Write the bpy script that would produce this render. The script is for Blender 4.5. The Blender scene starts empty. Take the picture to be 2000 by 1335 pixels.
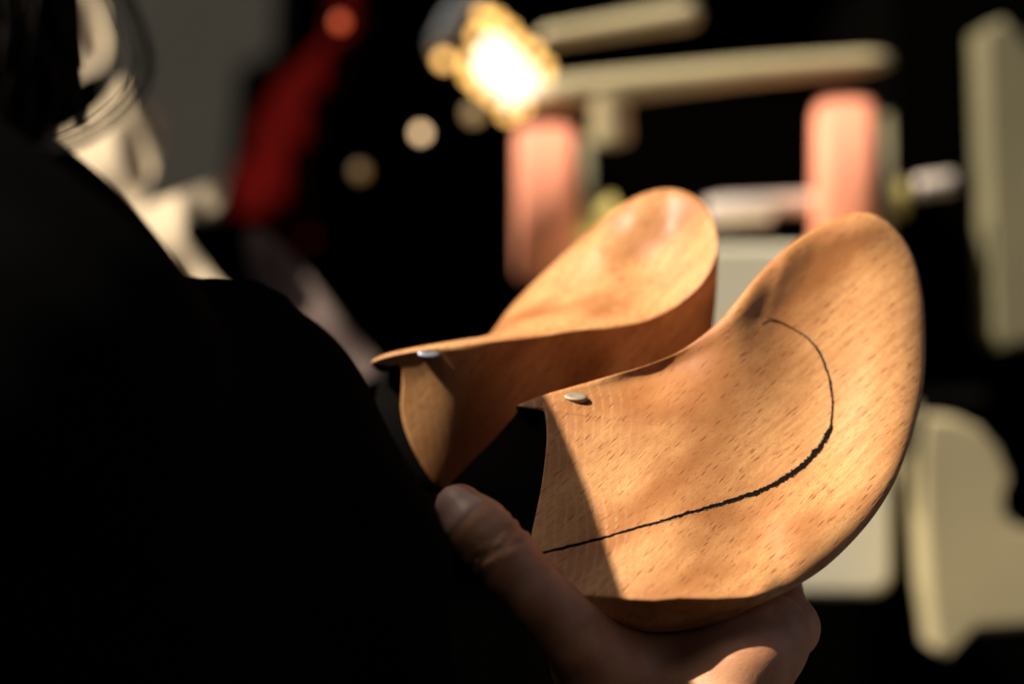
import bpy, math, random
import numpy as np
from mathutils import Vector, Matrix

random.seed(7)
rng = np.random.default_rng(7)
SC = bpy.context.scene
COL = SC.collection

# ---------------------------------------------------------------- camera, sky, sun, exposure
CAMZ = 1.40                      # eye height above the floor
FOC = 85.0
KPX = 36.0 / FOC / 2000.0        # metres per photo pixel at one metre
FD = 0.85                        # focus distance

cam_d = bpy.data.cameras.new("camera")
cam_d.lens = FOC
cam_d.sensor_width = 36.0
cam_d.clip_end = 60
cam_d.clip_start = 0.02
cam_d.dof.use_dof = True
cam_d.dof.focus_distance = 0.858
cam_d.dof.aperture_fstop = 3.6
cam = bpy.data.objects.new("camera", cam_d)
COL.objects.link(cam)
cam.location = (0, 0, CAMZ)
cam.rotation_euler = (math.radians(90), 0, 0)
SC.camera = cam

SUN_DIR = Vector((-0.60, -0.20, 0.74)).normalized()     # towards the sun (x right, y away, z up)
SUN_EL = math.asin(SUN_DIR.z)
SUN_AZ = math.atan2(SUN_DIR.x, SUN_DIR.y)

world = bpy.data.worlds.new("World")
SC.world = world
world.use_nodes = True
wn, wl = world.node_tree.nodes, world.node_tree.links
wn.clear()
wo = wn.new("ShaderNodeOutputWorld")
bg = wn.new("ShaderNodeBackground")
sky = wn.new("ShaderNodeTexSky")
sky.sky_type = 'NISHITA'
sky.sun_disc = False
sky.sun_elevation = SUN_EL
sky.sun_rotation = SUN_AZ
sky.dust_density = 6.0
sky.ozone_density = 0.3
sky.air_density = 0.6
bg.inputs['Strength'].default_value = 0.052
wl.new(sky.outputs[0], bg.inputs[0])
wl.new(bg.outputs[0], wo.inputs[0])

sun_d = bpy.data.lights.new("sun", 'SUN')
sun_d.energy = 5.0
sun_d.angle = math.radians(0.5)
sun_d.color = (1.0, 0.90, 0.76)
sun = bpy.data.objects.new("sun", sun_d)
COL.objects.link(sun)
sun.rotation_euler = SUN_DIR.to_track_quat('Z', 'Y').to_euler()
sun.location = (-2, -1, 4)

SC.view_settings.view_transform = 'Standard'
SC.view_settings.look = 'None'
SC.view_settings.gamma = 1.0
SC.view_settings.exposure = 0.74
SC.render.engine = 'CYCLES'
SC.cycles.use_denoising = True
SC.cycles.max_bounces = 6

# ---------------------------------------------------------------- helpers
def P(px, py, d):
    """point seen at photo pixel (px,py), d metres in front of the camera plane"""
    return Vector(((px - 1000) * KPX * d, d, CAMZ - (py - 667.5) * KPX * d))

def H(px, py, mm):
    return P(px, py, FD + mm / 1000.0)

def tag(o, label=None, cat=None, group=None, kind=None):
    if label: o['label'] = label
    if cat: o['category'] = cat
    if group: o['group'] = group
    if kind: o['kind'] = kind
    return o

def empty(name, loc=(0, 0, 0)):
    o = bpy.data.objects.new(name, None)
    o.empty_display_size = 0.05
    o.location = loc
    COL.objects.link(o)
    return o

def mesh_obj(name, verts, faces, mat, parent=None, smooth=True, sharp=None):
    """world-space vertices; the object's origin is put at the mesh centre"""
    v = np.asarray(verts, dtype=float)
    c = v.mean(axis=0)
    me = bpy.data.meshes.new(name)
    me.from_pydata((v - c).tolist(), [], faces if isinstance(faces, list) else faces.tolist())
    me.update()
    if smooth:
        me.shade_smooth()
    if sharp:
        me.set_sharp_from_angle(angle=math.radians(sharp))
    me.materials.append(mat)
    o = bpy.data.objects.new(name, me)
    COL.objects.link(o)
    if parent is not None:
        o.parent = parent
        o.location = Vector(c) - parent_world(parent)
    else:
        o.location = c
    return o

def parent_world(p):
    t = Vector((0, 0, 0))
    while p is not None:
        t += p.location
        p = p.parent
    return t

def catmull(pts, n, closed=True):
    """resample a polyline smoothly; returns n points uniform in arc length"""
    pts = np.asarray(pts, float)
    m = len(pts)
    out = []
    segs = m if closed else m - 1
    for i in range(segs):
        if closed:
            p0, p1, p2, p3 = pts[(i - 1) % m], pts[i], pts[(i + 1) % m], pts[(i + 2) % m]
        else:
            p0, p1, p2, p3 = pts[max(i - 1, 0)], pts[i], pts[i + 1], pts[min(i + 2, m - 1)]
        for t in np.linspace(0, 1, 24, endpoint=False):
            out.append(0.5 * ((2 * p1) + (-p0 + p2) * t + (2 * p0 - 5 * p1 + 4 * p2 - p3) * t * t
                              + (-p0 + 3 * p1 - 3 * p2 + p3) * t ** 3))
    if not closed:
        out.append(pts[-1])
    out = np.array(out)
    ring = np.vstack([out, out[:1]]) if closed else out
    s = np.concatenate([[0], np.cumsum(np.linalg.norm(np.diff(ring[:, :2], axis=0), axis=1))])
    u = np.linspace(0, s[-1], n, endpoint=not closed)
    return np.stack([np.interp(u, s, ring[:, k]) for k in range(ring.shape[1])], axis=1)

class RBF:
    """thin-plate surface through scattered (x, y, value) points"""
    def __init__(self, pts, smooth=0.0):
        p = np.asarray(pts, float)
        self.s = 400.0
        self.c = p[:, :2] / self.s
        n = len(p)
        A = np.zeros((n + 3, n + 3))
        A[:n, :n] = self.k(self.c, self.c) + smooth * np.eye(n)
        A[:n, n] = 1
        A[:n, n + 1:] = self.c
        A[n, :n] = 1
        A[n + 1:, :n] = self.c.T
        b = np.zeros(n + 3)
        b[:n] = p[:, 2]
        self.w = np.linalg.solve(A, b)
    def k(self, a, b):
        r2 = ((a[:, None, :] - b[None, :, :]) ** 2).sum(-1)
        return 0.5 * r2 * np.log(r2 + 1e-12)
    def __call__(self, x, y):
        q = np.stack([np.ravel(x), np.ravel(y)], 1) / self.s
        n = len(self.c)
        v = self.k(q, self.c) @ self.w[:n] + self.w[n] + q @ self.w[n + 1:]
        return v.reshape(np.shape(x))

def softplus(x, k):
    return k * np.logaddexp(0, x / k)

def smooth01(x):
    x = np.clip(x, 0, 1)
    return x * x * (3 - 2 * x)

def to_world(px, py, mm):
    d = FD + np.asarray(mm) / 1000.0
    X = (px - 1000) * KPX * d
    Z = CAMZ - (py - 667.5) * KPX * d
    return np.stack([X, d, Z], -1)

# ---------------------------------------------------------------- node helpers
def new_mat(name):
    m = bpy.data.materials.new(name)
    m.use_nodes = True
    nt = m.node_tree
    b = nt.nodes.get("Principled BSDF")
    return m, nt.nodes, nt.links, b

def simple_mat(name, col, rough=0.6, metal=0.0, spec=0.5, noise=0.15, scale=40, bump=0.0, emit=None, es=0):
    m, n, l, b = new_mat(name)
    tc = n.new("ShaderNodeTexCoord")
    nz = n.new("ShaderNodeTexNoise")
    nz.inputs['Scale'].default_value = scale
    nz.inputs['Detail'].default_value = 5
    l.new(tc.outputs['Object'], nz.inputs['Vector'])
    mr = n.new("ShaderNodeMapRange")
    mr.inputs['To Min'].default_value = 1 - noise
    mr.inputs['To Max'].default_value = 1 + noise
    l.new(nz.outputs['Fac'], mr.inputs['Value'])
    mx = n.new("ShaderNodeMix")
    mx.data_type = 'RGBA'
    mx.blend_type = 'MULTIPLY'
    mx.inputs['Factor'].default_value = 1
    mx.inputs['A'].default_value = (*col, 1)
    l.new(mr.outputs['Result'], mx.inputs['B'])
    l.new(mx.outputs['Result'], b.inputs['Base Color'])
    b.inputs['Roughness'].default_value = rough
    b.inputs['Metallic'].default_value = metal
    b.inputs['Specular IOR Level'].default_value = spec
    if bump:
        bp = n.new("ShaderNodeBump")
        bp.inputs['Strength'].default_value = bump
        bp.inputs['Distance'].default_value = 0.001
        l.new(nz.outputs['Fac'], bp.inputs['Height'])
        l.new(bp.outputs['Normal'], b.inputs['Normal'])
    if emit:
        b.inputs['Emission Color'].default_value = (*emit, 1)
        b.inputs['Emission Strength'].default_value = es
    return m

def beech_mat(name, rot, ring_c, ring_r, dark=1.0, fleck=1.0):
    m, n, l, b = new_mat(name)
    def math_(op, a, bb=None, clamp=False):
        q = n.new("ShaderNodeMath")
        q.operation = op
        q.use_clamp = clamp
        for i, v in enumerate((a, bb)):
            if v is None: continue
            if isinstance(v, (int, float)): q.inputs[i].default_value = v
            else: l.new(v, q.inputs[i])
        return q.outputs[0]
    def mix(fac, a, bb, blend='MIX'):
        q = n.new("ShaderNodeMix")
        q.data_type = 'RGBA'
        q.blend_type = blend
        for s, v in (('Factor', fac), ('A', a), ('B', bb)):
            if isinstance(v, (int, float)): q.inputs[s].default_value = v
            elif isinstance(v, tuple): q.inputs[s].default_value = (*v, 1)
            else: l.new(v, q.inputs[s])
        return q.outputs['Result']
    def rng_(v, a, c, d=0.0, e=1.0):
        q = n.new("ShaderNodeMapRange")
        q.interpolation_type = 'SMOOTHSTEP'
        l.new(v, q.inputs['Value'])
        for s, x in (('From Min', a), ('From Max', c), ('To Min', d), ('To Max', e)):
            q.inputs[s].default_value = x
        return q.outputs['Result']
    tc = n.new("ShaderNodeTexCoord")
    # warp the grain a little
    w = n.new("ShaderNodeTexNoise"); w.inputs['Scale'].default_value = 14; w.inputs['Detail'].default_value = 1
    l.new(tc.outputs['Object'], w.inputs['Vector'])
    sub = n.new("ShaderNodeVectorMath"); sub.operation = 'SUBTRACT'; sub.inputs[1].default_value = (.5, .5, .5)
    l.new(w.outputs['Color'], sub.inputs[0])
    sc = n.new("ShaderNodeVectorMath"); sc.operation = 'SCALE'; sc.inputs['Scale'].default_value = 0.006
    l.new(sub.outputs[0], sc.inputs[0])
    ad = n.new("ShaderNodeVectorMath"); ad.operation = 'ADD'
    l.new(tc.outputs['Object'], ad.inputs[0]); l.new(sc.outputs[0], ad.inputs[1])
    g = Vector(rot).normalized()
    gu = g.cross(Vector((0, 1, 0))).normalized()
    gv = g.cross(gu)
    r = n.new("ShaderNodeCombineXYZ")
    for i_, ax_ in enumerate((g, gu, gv)):
        q = n.new("ShaderNodeVectorMath"); q.operation = 'DOT_PRODUCT'
        q.inputs[1].default_value = ax_
        l.new(ad.outputs[0], q.inputs[0])
        l.new(q.outputs['Value'], r.inputs[i_])
    def stretched(sx, sy, sz):
        q = n.new("ShaderNodeVectorMath"); q.operation = 'MULTIPLY'
        q.inputs[1].default_value = (sx, sy, sz)
        l.new(r.outputs[0], q.inputs[0])
        return q.outputs[0]
    def flecks(sx, sy, sz, r0, r1, keep):
        v = n.new("ShaderNodeTexVoronoi"); v.feature = 'F1'; v.inputs['Scale'].default_value = 1
        l.new(stretched(sx, sy, sz), v.inputs['Vector'])
        f = rng_(v.outputs['Distance'], r0, r1, 1.0, 0.0)
        sp = n.new("ShaderNodeSeparateColor"); l.new(v.outputs['Color'], sp.inputs[0])
        k = rng_(sp.outputs[0], keep, keep + 0.25)
        return math_('MULTIPLY', f, k)
    f1 = flecks(115, 900, 170, 0.12, 0.32, 0.12)        # long rays
    f2 = flecks(210, 1700, 300, 0.12, 0.34, 0.05)      # short ticks
    # broad colour drift
    big = n.new("ShaderNodeTexNoise"); big.inputs['Scale'].default_value = 1; big.inputs['Detail'].default_value = 5
    l.new(stretched(16, 34, 45), big.inputs['Vector'])
    mid = n.new("ShaderNodeTexNoise"); mid.inputs['Scale'].default_value = 1; mid.inputs['Detail'].default_value = 5
    mid.inputs['Roughness'].default_value = 0.65
    l.new(stretched(45, 560, 160), mid.inputs['Vector'])
    fine = n.new("ShaderNodeTexNoise"); fine.inputs['Scale'].default_value = 1; fine.inputs['Detail'].default_value = 4
    l.new(stretched(500, 2600, 2600), fine.inputs['Vector'])
    # growth rings
    dv = n.new("ShaderNodeVectorMath"); dv.operation = 'SUBTRACT'; dv.inputs[1].default_value = ring_c
    l.new(ad.outputs[0], dv.inputs[0])
    ml = n.new("ShaderNodeVectorMath"); ml.operation = 'MULTIPLY'; ml.inputs[1].default_value = (1, 0.2, .5)
    l.new(dv.outputs[0], ml.inputs[0])
    ln = n.new("ShaderNodeVectorMath"); ln.operation = 'LENGTH'
    l.new(ml.outputs[0], ln.inputs[0])
    sn = math_('SINE', math_('MULTIPLY', math_('ADD', ln.outputs['Value'], math_('MULTIPLY', big.outputs['Fac'], 0.010)), 1900.0))
    ring = rng_(sn, 0.2, 1.0)
    rfade = rng_(mid.outputs['Fac'], 0.35, 0.7)
    rb = n.new("ShaderNodeTexNoise"); rb.inputs['Scale'].default_value = 30
    l.new(tc.outputs['Object'], rb.inputs['Vector'])
    ring = math_('MULTIPLY', math_('MULTIPLY', ring, rfade), rng_(ln.outputs['Value'], ring_r + 0.012, ring_r + 0.03, 1.0, 0.0))
    d = dark
    base = mix(rng_(big.outputs['Fac'], 0.28, 0.60), (0.33*d, 0.115*d, 0.026*d), (0.74*d, 0.385*d, 0.15*d))
    base = mix(rng_(mid.outputs['Fac'], 0.3, 0.7, 0.0, 0.6), base, (0.42*d, 0.16*d, 0.055*d))
    base = mix(math_('MULTIPLY', ring, 0.22), base, (0.88*d, 0.66*d, 0.42*d))
    base = mix(rng_(fine.outputs['Fac'], 0.35, 0.7, 0.0, 0.30), base, (0.30*d, 0.12*d, 0.05*d))
    base = mix(math_('MULTIPLY', f2, 0.52 * fleck), base, (0.30*d, 0.085*d, 0.03*d))
    f1 = math_('MULTIPLY', f1, rng_(mid.outputs['Fac'], 0.3, 0.6, 0.45, 1.0))
    base = mix(math_('MULTIPLY', f1, 0.80 * fleck), base, (0.25*d, 0.07*d, 0.025*d))
    l.new(base, b.inputs['Base Color'])
    b.inputs['Roughness'].default_value = 0.48
    b.inputs['Specular IOR Level'].default_value = 0.35
    hgt = math_('SUBTRACT', math_('MULTIPLY', fine.outputs['Fac'], 0.5), math_('ADD', f1, math_('MULTIPLY', f2, 0.6)))
    bp = n.new("ShaderNodeBump"); bp.inputs['Strength'].default_value = 0.55; bp.inputs['Distance'].default_value = 0.00012
    l.new(hgt, bp.inputs['Height'])
    l.new(bp.outputs['Normal'], b.inputs['Normal'])
    return m

# ---------------------------------------------------------------- carved blanks
MM = KPX * FD * 1000.0           # millimetres per photo pixel at the focus distance

def carved(outline, R, wall, shift, centre, depth, thick, end, rings=150):
    """A carved block: a front sheet over the outline (x, y per point), rounded edges of radius R,
    a side wall that runs back and a bulging back. R, wall, shift are per-outline-point arrays."""
    o = outline
    N = len(o)
    c = np.array(centre, float)
    ts = 1 - (1 - np.linspace(0, 1, rings)) ** 1.35
    ts = ts[1:]
    V = []
    ptsx = c[0] + ts[:, None] * (o[:, 0] - c[0])[None, :]
    ptsy = c[1] + ts[:, None] * (o[:, 1] - c[1])[None, :]
    D = np.full(ptsx.shape, 1e9)
    a = o[:, :2]
    b_ = np.roll(a, -1, axis=0)
    ab = b_ - a
    L2 = (ab ** 2).sum(1) + 1e-9
    for i in range(0, N, 2):                                  # distance to every other edge is plenty
        qx, qy = ptsx - a[i, 0], ptsy - a[i, 1]
        e = a[(i + 2) % N] - a[i]
        t = np.clip((qx * e[0] + qy * e[1]) / ((e ** 2).sum() + 1e-9), 0, 1)
        D = np.minimum(D, np.hypot(qx - t * e[0], qy - t * e[1]))
    D *= MM
    f = depth(ptsx, ptsy)
    Rr = R[None, :]
    u = 1 - np.clip(D / Rr, 0, 1)
    soft = smooth01((Rr - 4.5) / 3.5)
    u2 = 1 - np.clip(D / (Rr * 2.3), 0, 1)
    df = f + Rr * ((1 - 0.55 * soft) * (1 - np.sqrt(np.clip(1 - u * u, 0, 1))) + 0.75 * soft * u2 ** 2)
    V.append(to_world(c[0], c[1], depth(np.array([c[0]]), np.array([c[1]])))[0][None, :])
    for j in range(len(ts)):
        V.append(to_world(ptsx[j], ptsy[j], df[j]))
    # wall
    fe = df[-1]
    steps = [0.12, 0.3, 0.5, 0.7, 0.88, 1.0]
    for k, s in enumerate(steps):
        bx = o[:, 0] + shift[:, 0] * (s + shift[:, 2] * math.sin(math.pi * s))
        by = o[:, 1] + shift[:, 1] * s
        V.append(to_world(bx, by, fe + wall * s))
    # back sheet
    back_edge = fe + wall
    nb = 24
    for j in range(1, nb):
        t = 1 - j / nb
        bx = c[0] + t * (o[:, 0] + shift[:, 0] - c[0])
        by = c[1] + t * (o[:, 1] + shift[:, 1] - c[1])
        prof = math.sqrt(max(0, 1 - t * t))
        fb = depth(bx, by) + thick
        V.append(to_world(bx, by, back_edge * (1 - prof) + np.maximum(fb, back_edge) * prof))
    V.append(to_world(c[0], c[1], depth(np.array([c[0]]), np.array([c[1]])) + thick)[0][None, :])
    V = np.vstack(V)
    F = []
    i0 = np.arange(N)
    i1 = (i0 + 1) % N
    for k in range(N):
        F.append((0, 1 + int(i1[k]), 1 + int(i0[k])))
    nr = len(ts) + len(steps) + nb - 1
    for j in range(nr - 1):
        A = 1 + j * N
        B = A + N
        q = np.stack([A + i0, A + i1, B + i1, B + i0], 1)
        F.extend(map(tuple, q.tolist()))
    last = 1 + (nr - 1) * N
    apex = last + N
    for k in range(N):
        F.append((last + int(i0[k]), last + int(i1[k]), apex))
    # the faces of the cut end (wall rings only) are kept apart
    w0 = 1 + (len(ts) - 1) * N
    w1 = w0 + (len(steps) + nb - 1) * N
    m = end[0]
    E, G = [], []
    for f_ in F:
        k = (f_[0] - 1) % N
        (E if (len(f_) == 4 and f_[0] >= w0 and m[k]) else G).append(f_)
    return V, G, E

def compact(V, F):
    ids = sorted({q for f_ in F for q in f_})
    mp = {q: i for i, q in enumerate(ids)}
    return V[ids], [tuple(mp[q] for q in f_) for f_ in F]

def per_point(o, keys, nv):
    """values (x, y, v...) given at a few outline places, spread to every outline point by nearest-two blending"""
    k = np.asarray(keys, float)
    idx = np.array([int(np.argmin(np.hypot(o[:, 0] - q[0], o[:, 1] - q[1]))) for q in k])
    od = np.argsort(idx, kind='stable')
    idx, k = idx[od], k[od]
    n = len(o)
    xp = np.concatenate([idx - n, idx, idx + n])
    r = []
    for c in range(nv):
        fp = np.tile(k[:, 2 + c], 3)
        t = np.arange(n)
        j = np.clip(np.searchsorted(xp, t, side='right') - 1, 0, len(xp) - 2)
        w = smooth01((t - xp[j]) / np.maximum(xp[j + 1] - xp[j], 1))
        v = fp[j] * (1 - w) + fp[j + 1] * w
        ker = np.hanning(11); ker /= ker.sum()
        v = np.convolve(np.concatenate([v[-5:], v, v[:5]]), ker, 'valid')
        r.append(v)
    return np.stack(r, 1)

# ---- front blank
A_out = catmull([(1010, 792), (1028, 797), (1045, 799), (1062, 803), (1067, 835), (1066, 880), (1057, 950), (1045, 1010), (1036, 1060),
                 (1044, 1100), (1085, 1142), (1130, 1172), (1185, 1206), (1250, 1230), (1330, 1231), (1405, 1214), (1470, 1186),
                 (1545, 1150), (1622, 1098), (1700, 1016), (1752, 930), (1787, 830), (1804, 750), (1808, 670), (1803, 580),
                 (1785, 505), (1755, 455), (1718, 424), (1680, 415), (1635, 424), (1585, 449), (1530, 488), (1478, 540),
                 (1430, 598), (1390, 640), (1330, 684), (1265, 712), (1200, 731), (1130, 751), (1070, 768), (1035, 780)], 900)
A_dep = RBF([(1010, 792, 27), (1060, 800, 24), (1130, 755, 31), (1230, 728, 36), (1320, 692, 40), (1440, 600, 47), (1540, 478, 61), (1680, 420, 70), (1770, 480, 71),
             (1805, 600, 59), (1808, 700, 47), (1790, 830, 26), (1750, 930, 9), (1700, 1020, -4), (1620, 1100, -16),
             (1545, 1150, -21), (1400, 1190, -31), (1250, 1200, -32), (1150, 1170, -27), (1045, 1080, -13), (1055, 950, 3), (1064, 860, 16),
             (1200, 800, 25), (1200, 950, 6), (1200, 1080, -15),
             (1320, 770, 30), (1320, 900, 14), (1320, 1050, -10), (1450, 730, 40), (1420, 660, 43), (1450, 900, 21), (1480, 1050, 0),
             (1600, 600, 61), (1520, 600, 57), (1590, 500, 67), (1600, 750, 47), (1620, 900, 26), (1710, 700, 49), (1720, 830, 31), (1660, 490, 71), (1720, 560, 65), (1740, 480, 71), (1560, 1040, -3)], 0.0002)
A_TOP = catmull([(1060, 772), (1130, 751), (1200, 731), (1265, 712), (1330, 684), (1390, 640), (1430, 598), (1478, 540), (1530, 488)], 80, closed=False)
def A_depth(x, y):
    f = A_dep(x, y)
    top = A_TOP
    q = np.full(np.shape(x), 1e9)
    for i in range(0, len(top) - 4, 4):
        e = top[i + 4] - top[i]
        t = np.clip(((x - top[i, 0]) * e[0] + (y - top[i, 1]) * e[1]) / (e @ e), 0, 1)
        q = np.minimum(q, np.hypot(x - top[i, 0] - t * e[0], y - top[i, 1] - t * e[1]))
    q = q / np.interp(x, [1100, 1300, 1450, 1600], [16, 25, 38, 50])
    f = f + 6.0 * smooth01((x - 1090) / 230) * (1 - smooth01((x - 1270) / 190)) * q * np.exp(1 - q)
    yb = np.interp(x, [1000, 1200, 1230, 1280, 1330, 1400, 1470, 1545, 1700], [1152, 1168, 1172, 1174, 1169, 1170, 1166, 1150, 1105])
    amp = np.interp(x, [1100, 1200, 1480, 1570], [0.6, 1, 1, 0.0])
    return f + 0.45 * amp * softplus(y - yb, 2.5)
A_R = per_point(A_out, [(1010, 792, 1.2), (1060, 801, 0.8), (1060, 900, 0.6), (1040, 1050, 0.8), (1090, 1145, 2), (1250, 1230, 3), (1400, 1214, 3.5),
                        (1470, 1186, 5), (1545, 1150, 8), (1620, 1098, 11), (1750, 930, 11), (1808, 670, 8.5), (1755, 455, 9), (1635, 424, 9), (1530, 488, 7),
                        (1430, 598, 4.5), (1330, 684, 3.5), (1200, 731, 2.2), (1100, 760, 1.4)], 1)[:, 0]
A_W = per_point(A_out, [(1010, 792, 22), (1060, 900, 46), (1040, 1050, 46), (1130, 1172, 30), (1250, 1230, 16), (1545, 1150, 12),
                        (1750, 930, 12), (1808, 670, 12), (1680, 415, 8), (1430, 598, 8), (1200, 731, 12), (1100, 760, 16)], 1)[:, 0]
A_S = per_point(A_out, [(1010, 792, 0, 4, 0), (1028, 797, -16, 5, 0), (1045, 799, -34, 8, 0), (1062, 805, -58, 12, 0), (1066, 870, -135, 10, 0), (1058, 940, -185, 5, 0), (1045, 1010, -180, 5, 0), (1036, 1060, -160, 10, 0),
                        (1085, 1142, -60, 10, 0), (1185, 1206, 0, 0, 0), (1330, 1231, 0, -4, 0), (1470, 1186, -8, -8, 0), (1622, 1098, -22, -22, 0), (1752, 930, -30, -10, 0),
                        (1808, 670, -34, 0, 0), (1755, 455, -15, 14, 0), (1635, 424, 6, 16, 0), (1530, 488, 8, 14, 0), (1430, 598, 10, 14, 0), (1330, 684, 4, 14, 0),
                        (1200, 731, 0, 12, 0), (1100, 760, 0, 8, 0)], 3)
mE = (A_out[:, 0] < 1100) & (A_out[:, 1] > 796.5) & (A_out[:, 1] < 1150)
A_S[mE, 0] = np.interp(A_out[mE, 1], [797, 850, 945, 1060, 1110, 1150], [1012, 966, 872, 850, 950, 1096]) - A_out[mE, 0]
A_S[mE, 1] = 6
_k = np.hanning(13); _k /= _k.sum()
A_S[:, 0] = np.convolve(np.concatenate([A_S[-6:, 0], A_S[:, 0], A_S[:6, 0]]), _k, 'valid')
M_end_shade = simple_mat("end_shade_paint", (0.002, 0.0014, 0.001), rough=0.95, spec=0.05, noise=0.4, scale=300)  # near-black colour imitates the deep shade of the hollow ends
M_beechA = beech_mat("beech_front", (0.74, 0.36, 0.60), (-0.115, 0.0, -0.02), 0.055)
M_beechB = beech_mat("beech_rear", (0.62, 0.05, 0.80), (-0.13, 0.02, -0.05), 0.075, dark=0.92, fleck=1.15)

blankA = empty("carved_wood_blank", H(1400, 1220, -5))
tag(blankA, "front carved beech blank in full sunlight with a dark curved line drawn on its face", "wood carving",
    "pair of carved beech blanks held in one hand")
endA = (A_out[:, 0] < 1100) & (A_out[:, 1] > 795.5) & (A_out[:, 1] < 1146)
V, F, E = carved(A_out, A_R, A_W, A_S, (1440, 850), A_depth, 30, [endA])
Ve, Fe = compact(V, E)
mesh_obj("shade_painted_end", Ve, Fe, M_end_shade, blankA, sharp=38)
V, F = compact(V, F)
mesh_obj("body", V, F, M_beechA, blankA, sharp=38)

# ---- the dark line: a burnt, crumbly groove following the face
M_char = simple_mat("charred_line", (0.007, 0.004, 0.003), rough=0.9, spec=0.08, noise=0.9, scale=1500)
M_chip = simple_mat("pale_wood_fibre", (0.62, 0.42, 0.26), rough=0.8, spec=0.2, noise=0.4, scale=900)
line_pts = [(1040, 1083, 2.2), (1100, 1069, 3.2), (1160, 1054, 3.0), (1230, 1034, 2.8), (1300, 1014, 3.3), (1370, 994, 4.0), (1430, 977, 4.6), (1490, 956, 5.4),
            (1540, 930, 6.4), (1580, 898, 7.0), (1608, 863, 6.6), (1622, 838, 5.8), (1624, 826, 3.0), (1626, 785, 2.8), (1621, 745, 2.7), (1609, 705, 2.6), (1592, 675, 2.3),
            (1565, 651, 1.7), (1530, 632, 1.2), (1500, 620, 0.6), (1474, 614, 0.35)]
line_pts = [(a, b, c * 0.95) for a, b, c in line_pts]
lp = catmull(line_pts, 620, closed=False)
tn = np.gradient(lp[:, :2], axis=0)
tn /= np.linalg.norm(tn, axis=1, keepdims=True)
nm = np.stack([-tn[:, 1], tn[:, 0]], 1)
def jag(n, k):
    r = rng.normal(size=n)
    return np.convolve(r, np.ones(k) / k, 'same') * math.sqrt(k)
ja = np.interp(np.arange(620), [0, 140, 260], [0.3, 0.5, 1])
wl_ = lp[:, 2] * (1 + ja * 0.16 * jag(620, 2) + 0.12 * jag(620, 5))
wr_ = lp[:, 2] * (1 + ja * 0.16 * jag(620, 2) + 0.12 * jag(620, 5))
wob = 0.45 * jag(620, 9)
rows = [(-1.0, -0.02), (-0.7, 0.16), (0.0, 0.12), (0.7, 0.16), (1.0, -0.02)]
Vl = []
for off, lift in rows:
    w = np.where(off < 0, wl_, wr_) * off + wob
    x = lp[:, 0] + nm[:, 0] * w
    y = lp[:, 1] + nm[:, 1] * w
    jt = 0.05 * rng.random(620) if abs(off) < 0.9 else 0
    Vl.append(to_world(x, y, A_depth(x, y) - lift - jt))
Vl = np.vstack(Vl)
Fl = []
for r_ in range(4):
    for i in range(619):
        a = r_ * 620 + i
        Fl.append((a, a + 1, a + 621, a + 620))
mesh_obj("curved_line", Vl, Fl, M_char, blankA, smooth=False)
# raised fibres and crumbs along the groove
Vc, Fc = [], []
for i in range(330):
    k = int(rng.integers(150, 560))
    side = rng.choice([-1, 1])
    w = lp[k, 2] * side * rng.uniform(0.75, 1.25) + wob[k]
    cx, cy = lp[k, 0] + nm[k, 0] * w, lp[k, 1] + nm[k, 1] * w
    a = rng.uniform(0, 6.28)
    s = rng.uniform(0.4, 1.1)
    d0 = float(A_depth(np.array([cx]), np.array([cy]))[0])
    b0 = len(Vc)
    for j in range(4):
        aa = a + j * 1.57
        Vc.append(to_world(cx + s * math.cos(aa) * (1.8 if j % 2 else 0.8), cy + s * math.sin(aa) * (1.8 if j % 2 else 0.8), d0 - 0.06))
    Vc.append(to_world(cx, cy, d0 - 0.32))
    for j in range(4):
        Fc.append((b0 + j, b0 + (j + 1) % 4, b0 + 4))
tag(mesh_obj("wood_fibre", np.array(Vc), Fc, M_chip, blankA, smooth=False), kind="stuff")

# ---- rear blank
B_out = catmull([(724, 707), (740, 713), (762, 708), (779, 714), (785, 745), (783, 800), (795, 850), (822, 905), (858, 955), (910, 1005),
                 (985, 1060), (1080, 1085), (1200, 1030), (1290, 930), (1350, 820), (1383, 700), (1396, 610), (1401, 540), (1402, 480), (1391, 425), (1365, 388),
                 (1315, 369), (1260, 377), (1200, 409), (1130, 470), (1060, 535), (1000, 596), (966, 640), (950, 655), (900, 663), (850, 671), (790, 682), (748, 693)], 800)
ridgeB = catmull([(600, 735), (700, 712), (760, 692), (860, 674), (950, 661), (1040, 652), (1130, 641), (1200, 637), (1260, 626),
                  (1320, 597), (1365, 560), (1392, 520), (1403, 470), (1398, 400), (1380, 300)], 500, closed=False)
B_side = RBF([(724, 707, 78), (860, 674, 72), (1000, 656, 76), (1130, 641, 84), (1260, 626, 92), (1365, 560, 98), (1403, 480, 104),
              (785, 745, 79), (800, 860, 81), (860, 955, 84), (985, 1060, 98), (900, 730, 75), (830, 730, 77), (1050, 705, 84), (1200, 695, 92), (900, 800, 79), (1000, 900, 90), (1100, 750, 94), (1250, 700, 103), (1350, 660, 109), (1390, 600, 111), (1200, 1000, 108), (1300, 850, 108)], 0.0002)
B_bowl = RBF([(724, 700, 80), (860, 670, 76), (955, 656, 82), (1000, 640, 100), (1060, 640, 94), (1130, 641, 86), (1200, 637, 87), (1260, 626, 92), (1320, 597, 95), (1365, 560, 97), (1392, 520, 100), (1403, 470, 108),
              (1391, 425, 120), (1365, 388, 134), (1315, 369, 145), (1260, 377, 146), (1200, 409, 148), (1130, 470, 146), (1060, 535, 142), (1000, 596, 136), (966, 640, 128),
              (1100, 570, 124), (1170, 490, 131), (1240, 425, 138), (1305, 392, 143), (1240, 500, 133), (1310, 450, 136), (1300, 520, 120)], 0.01)
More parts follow.
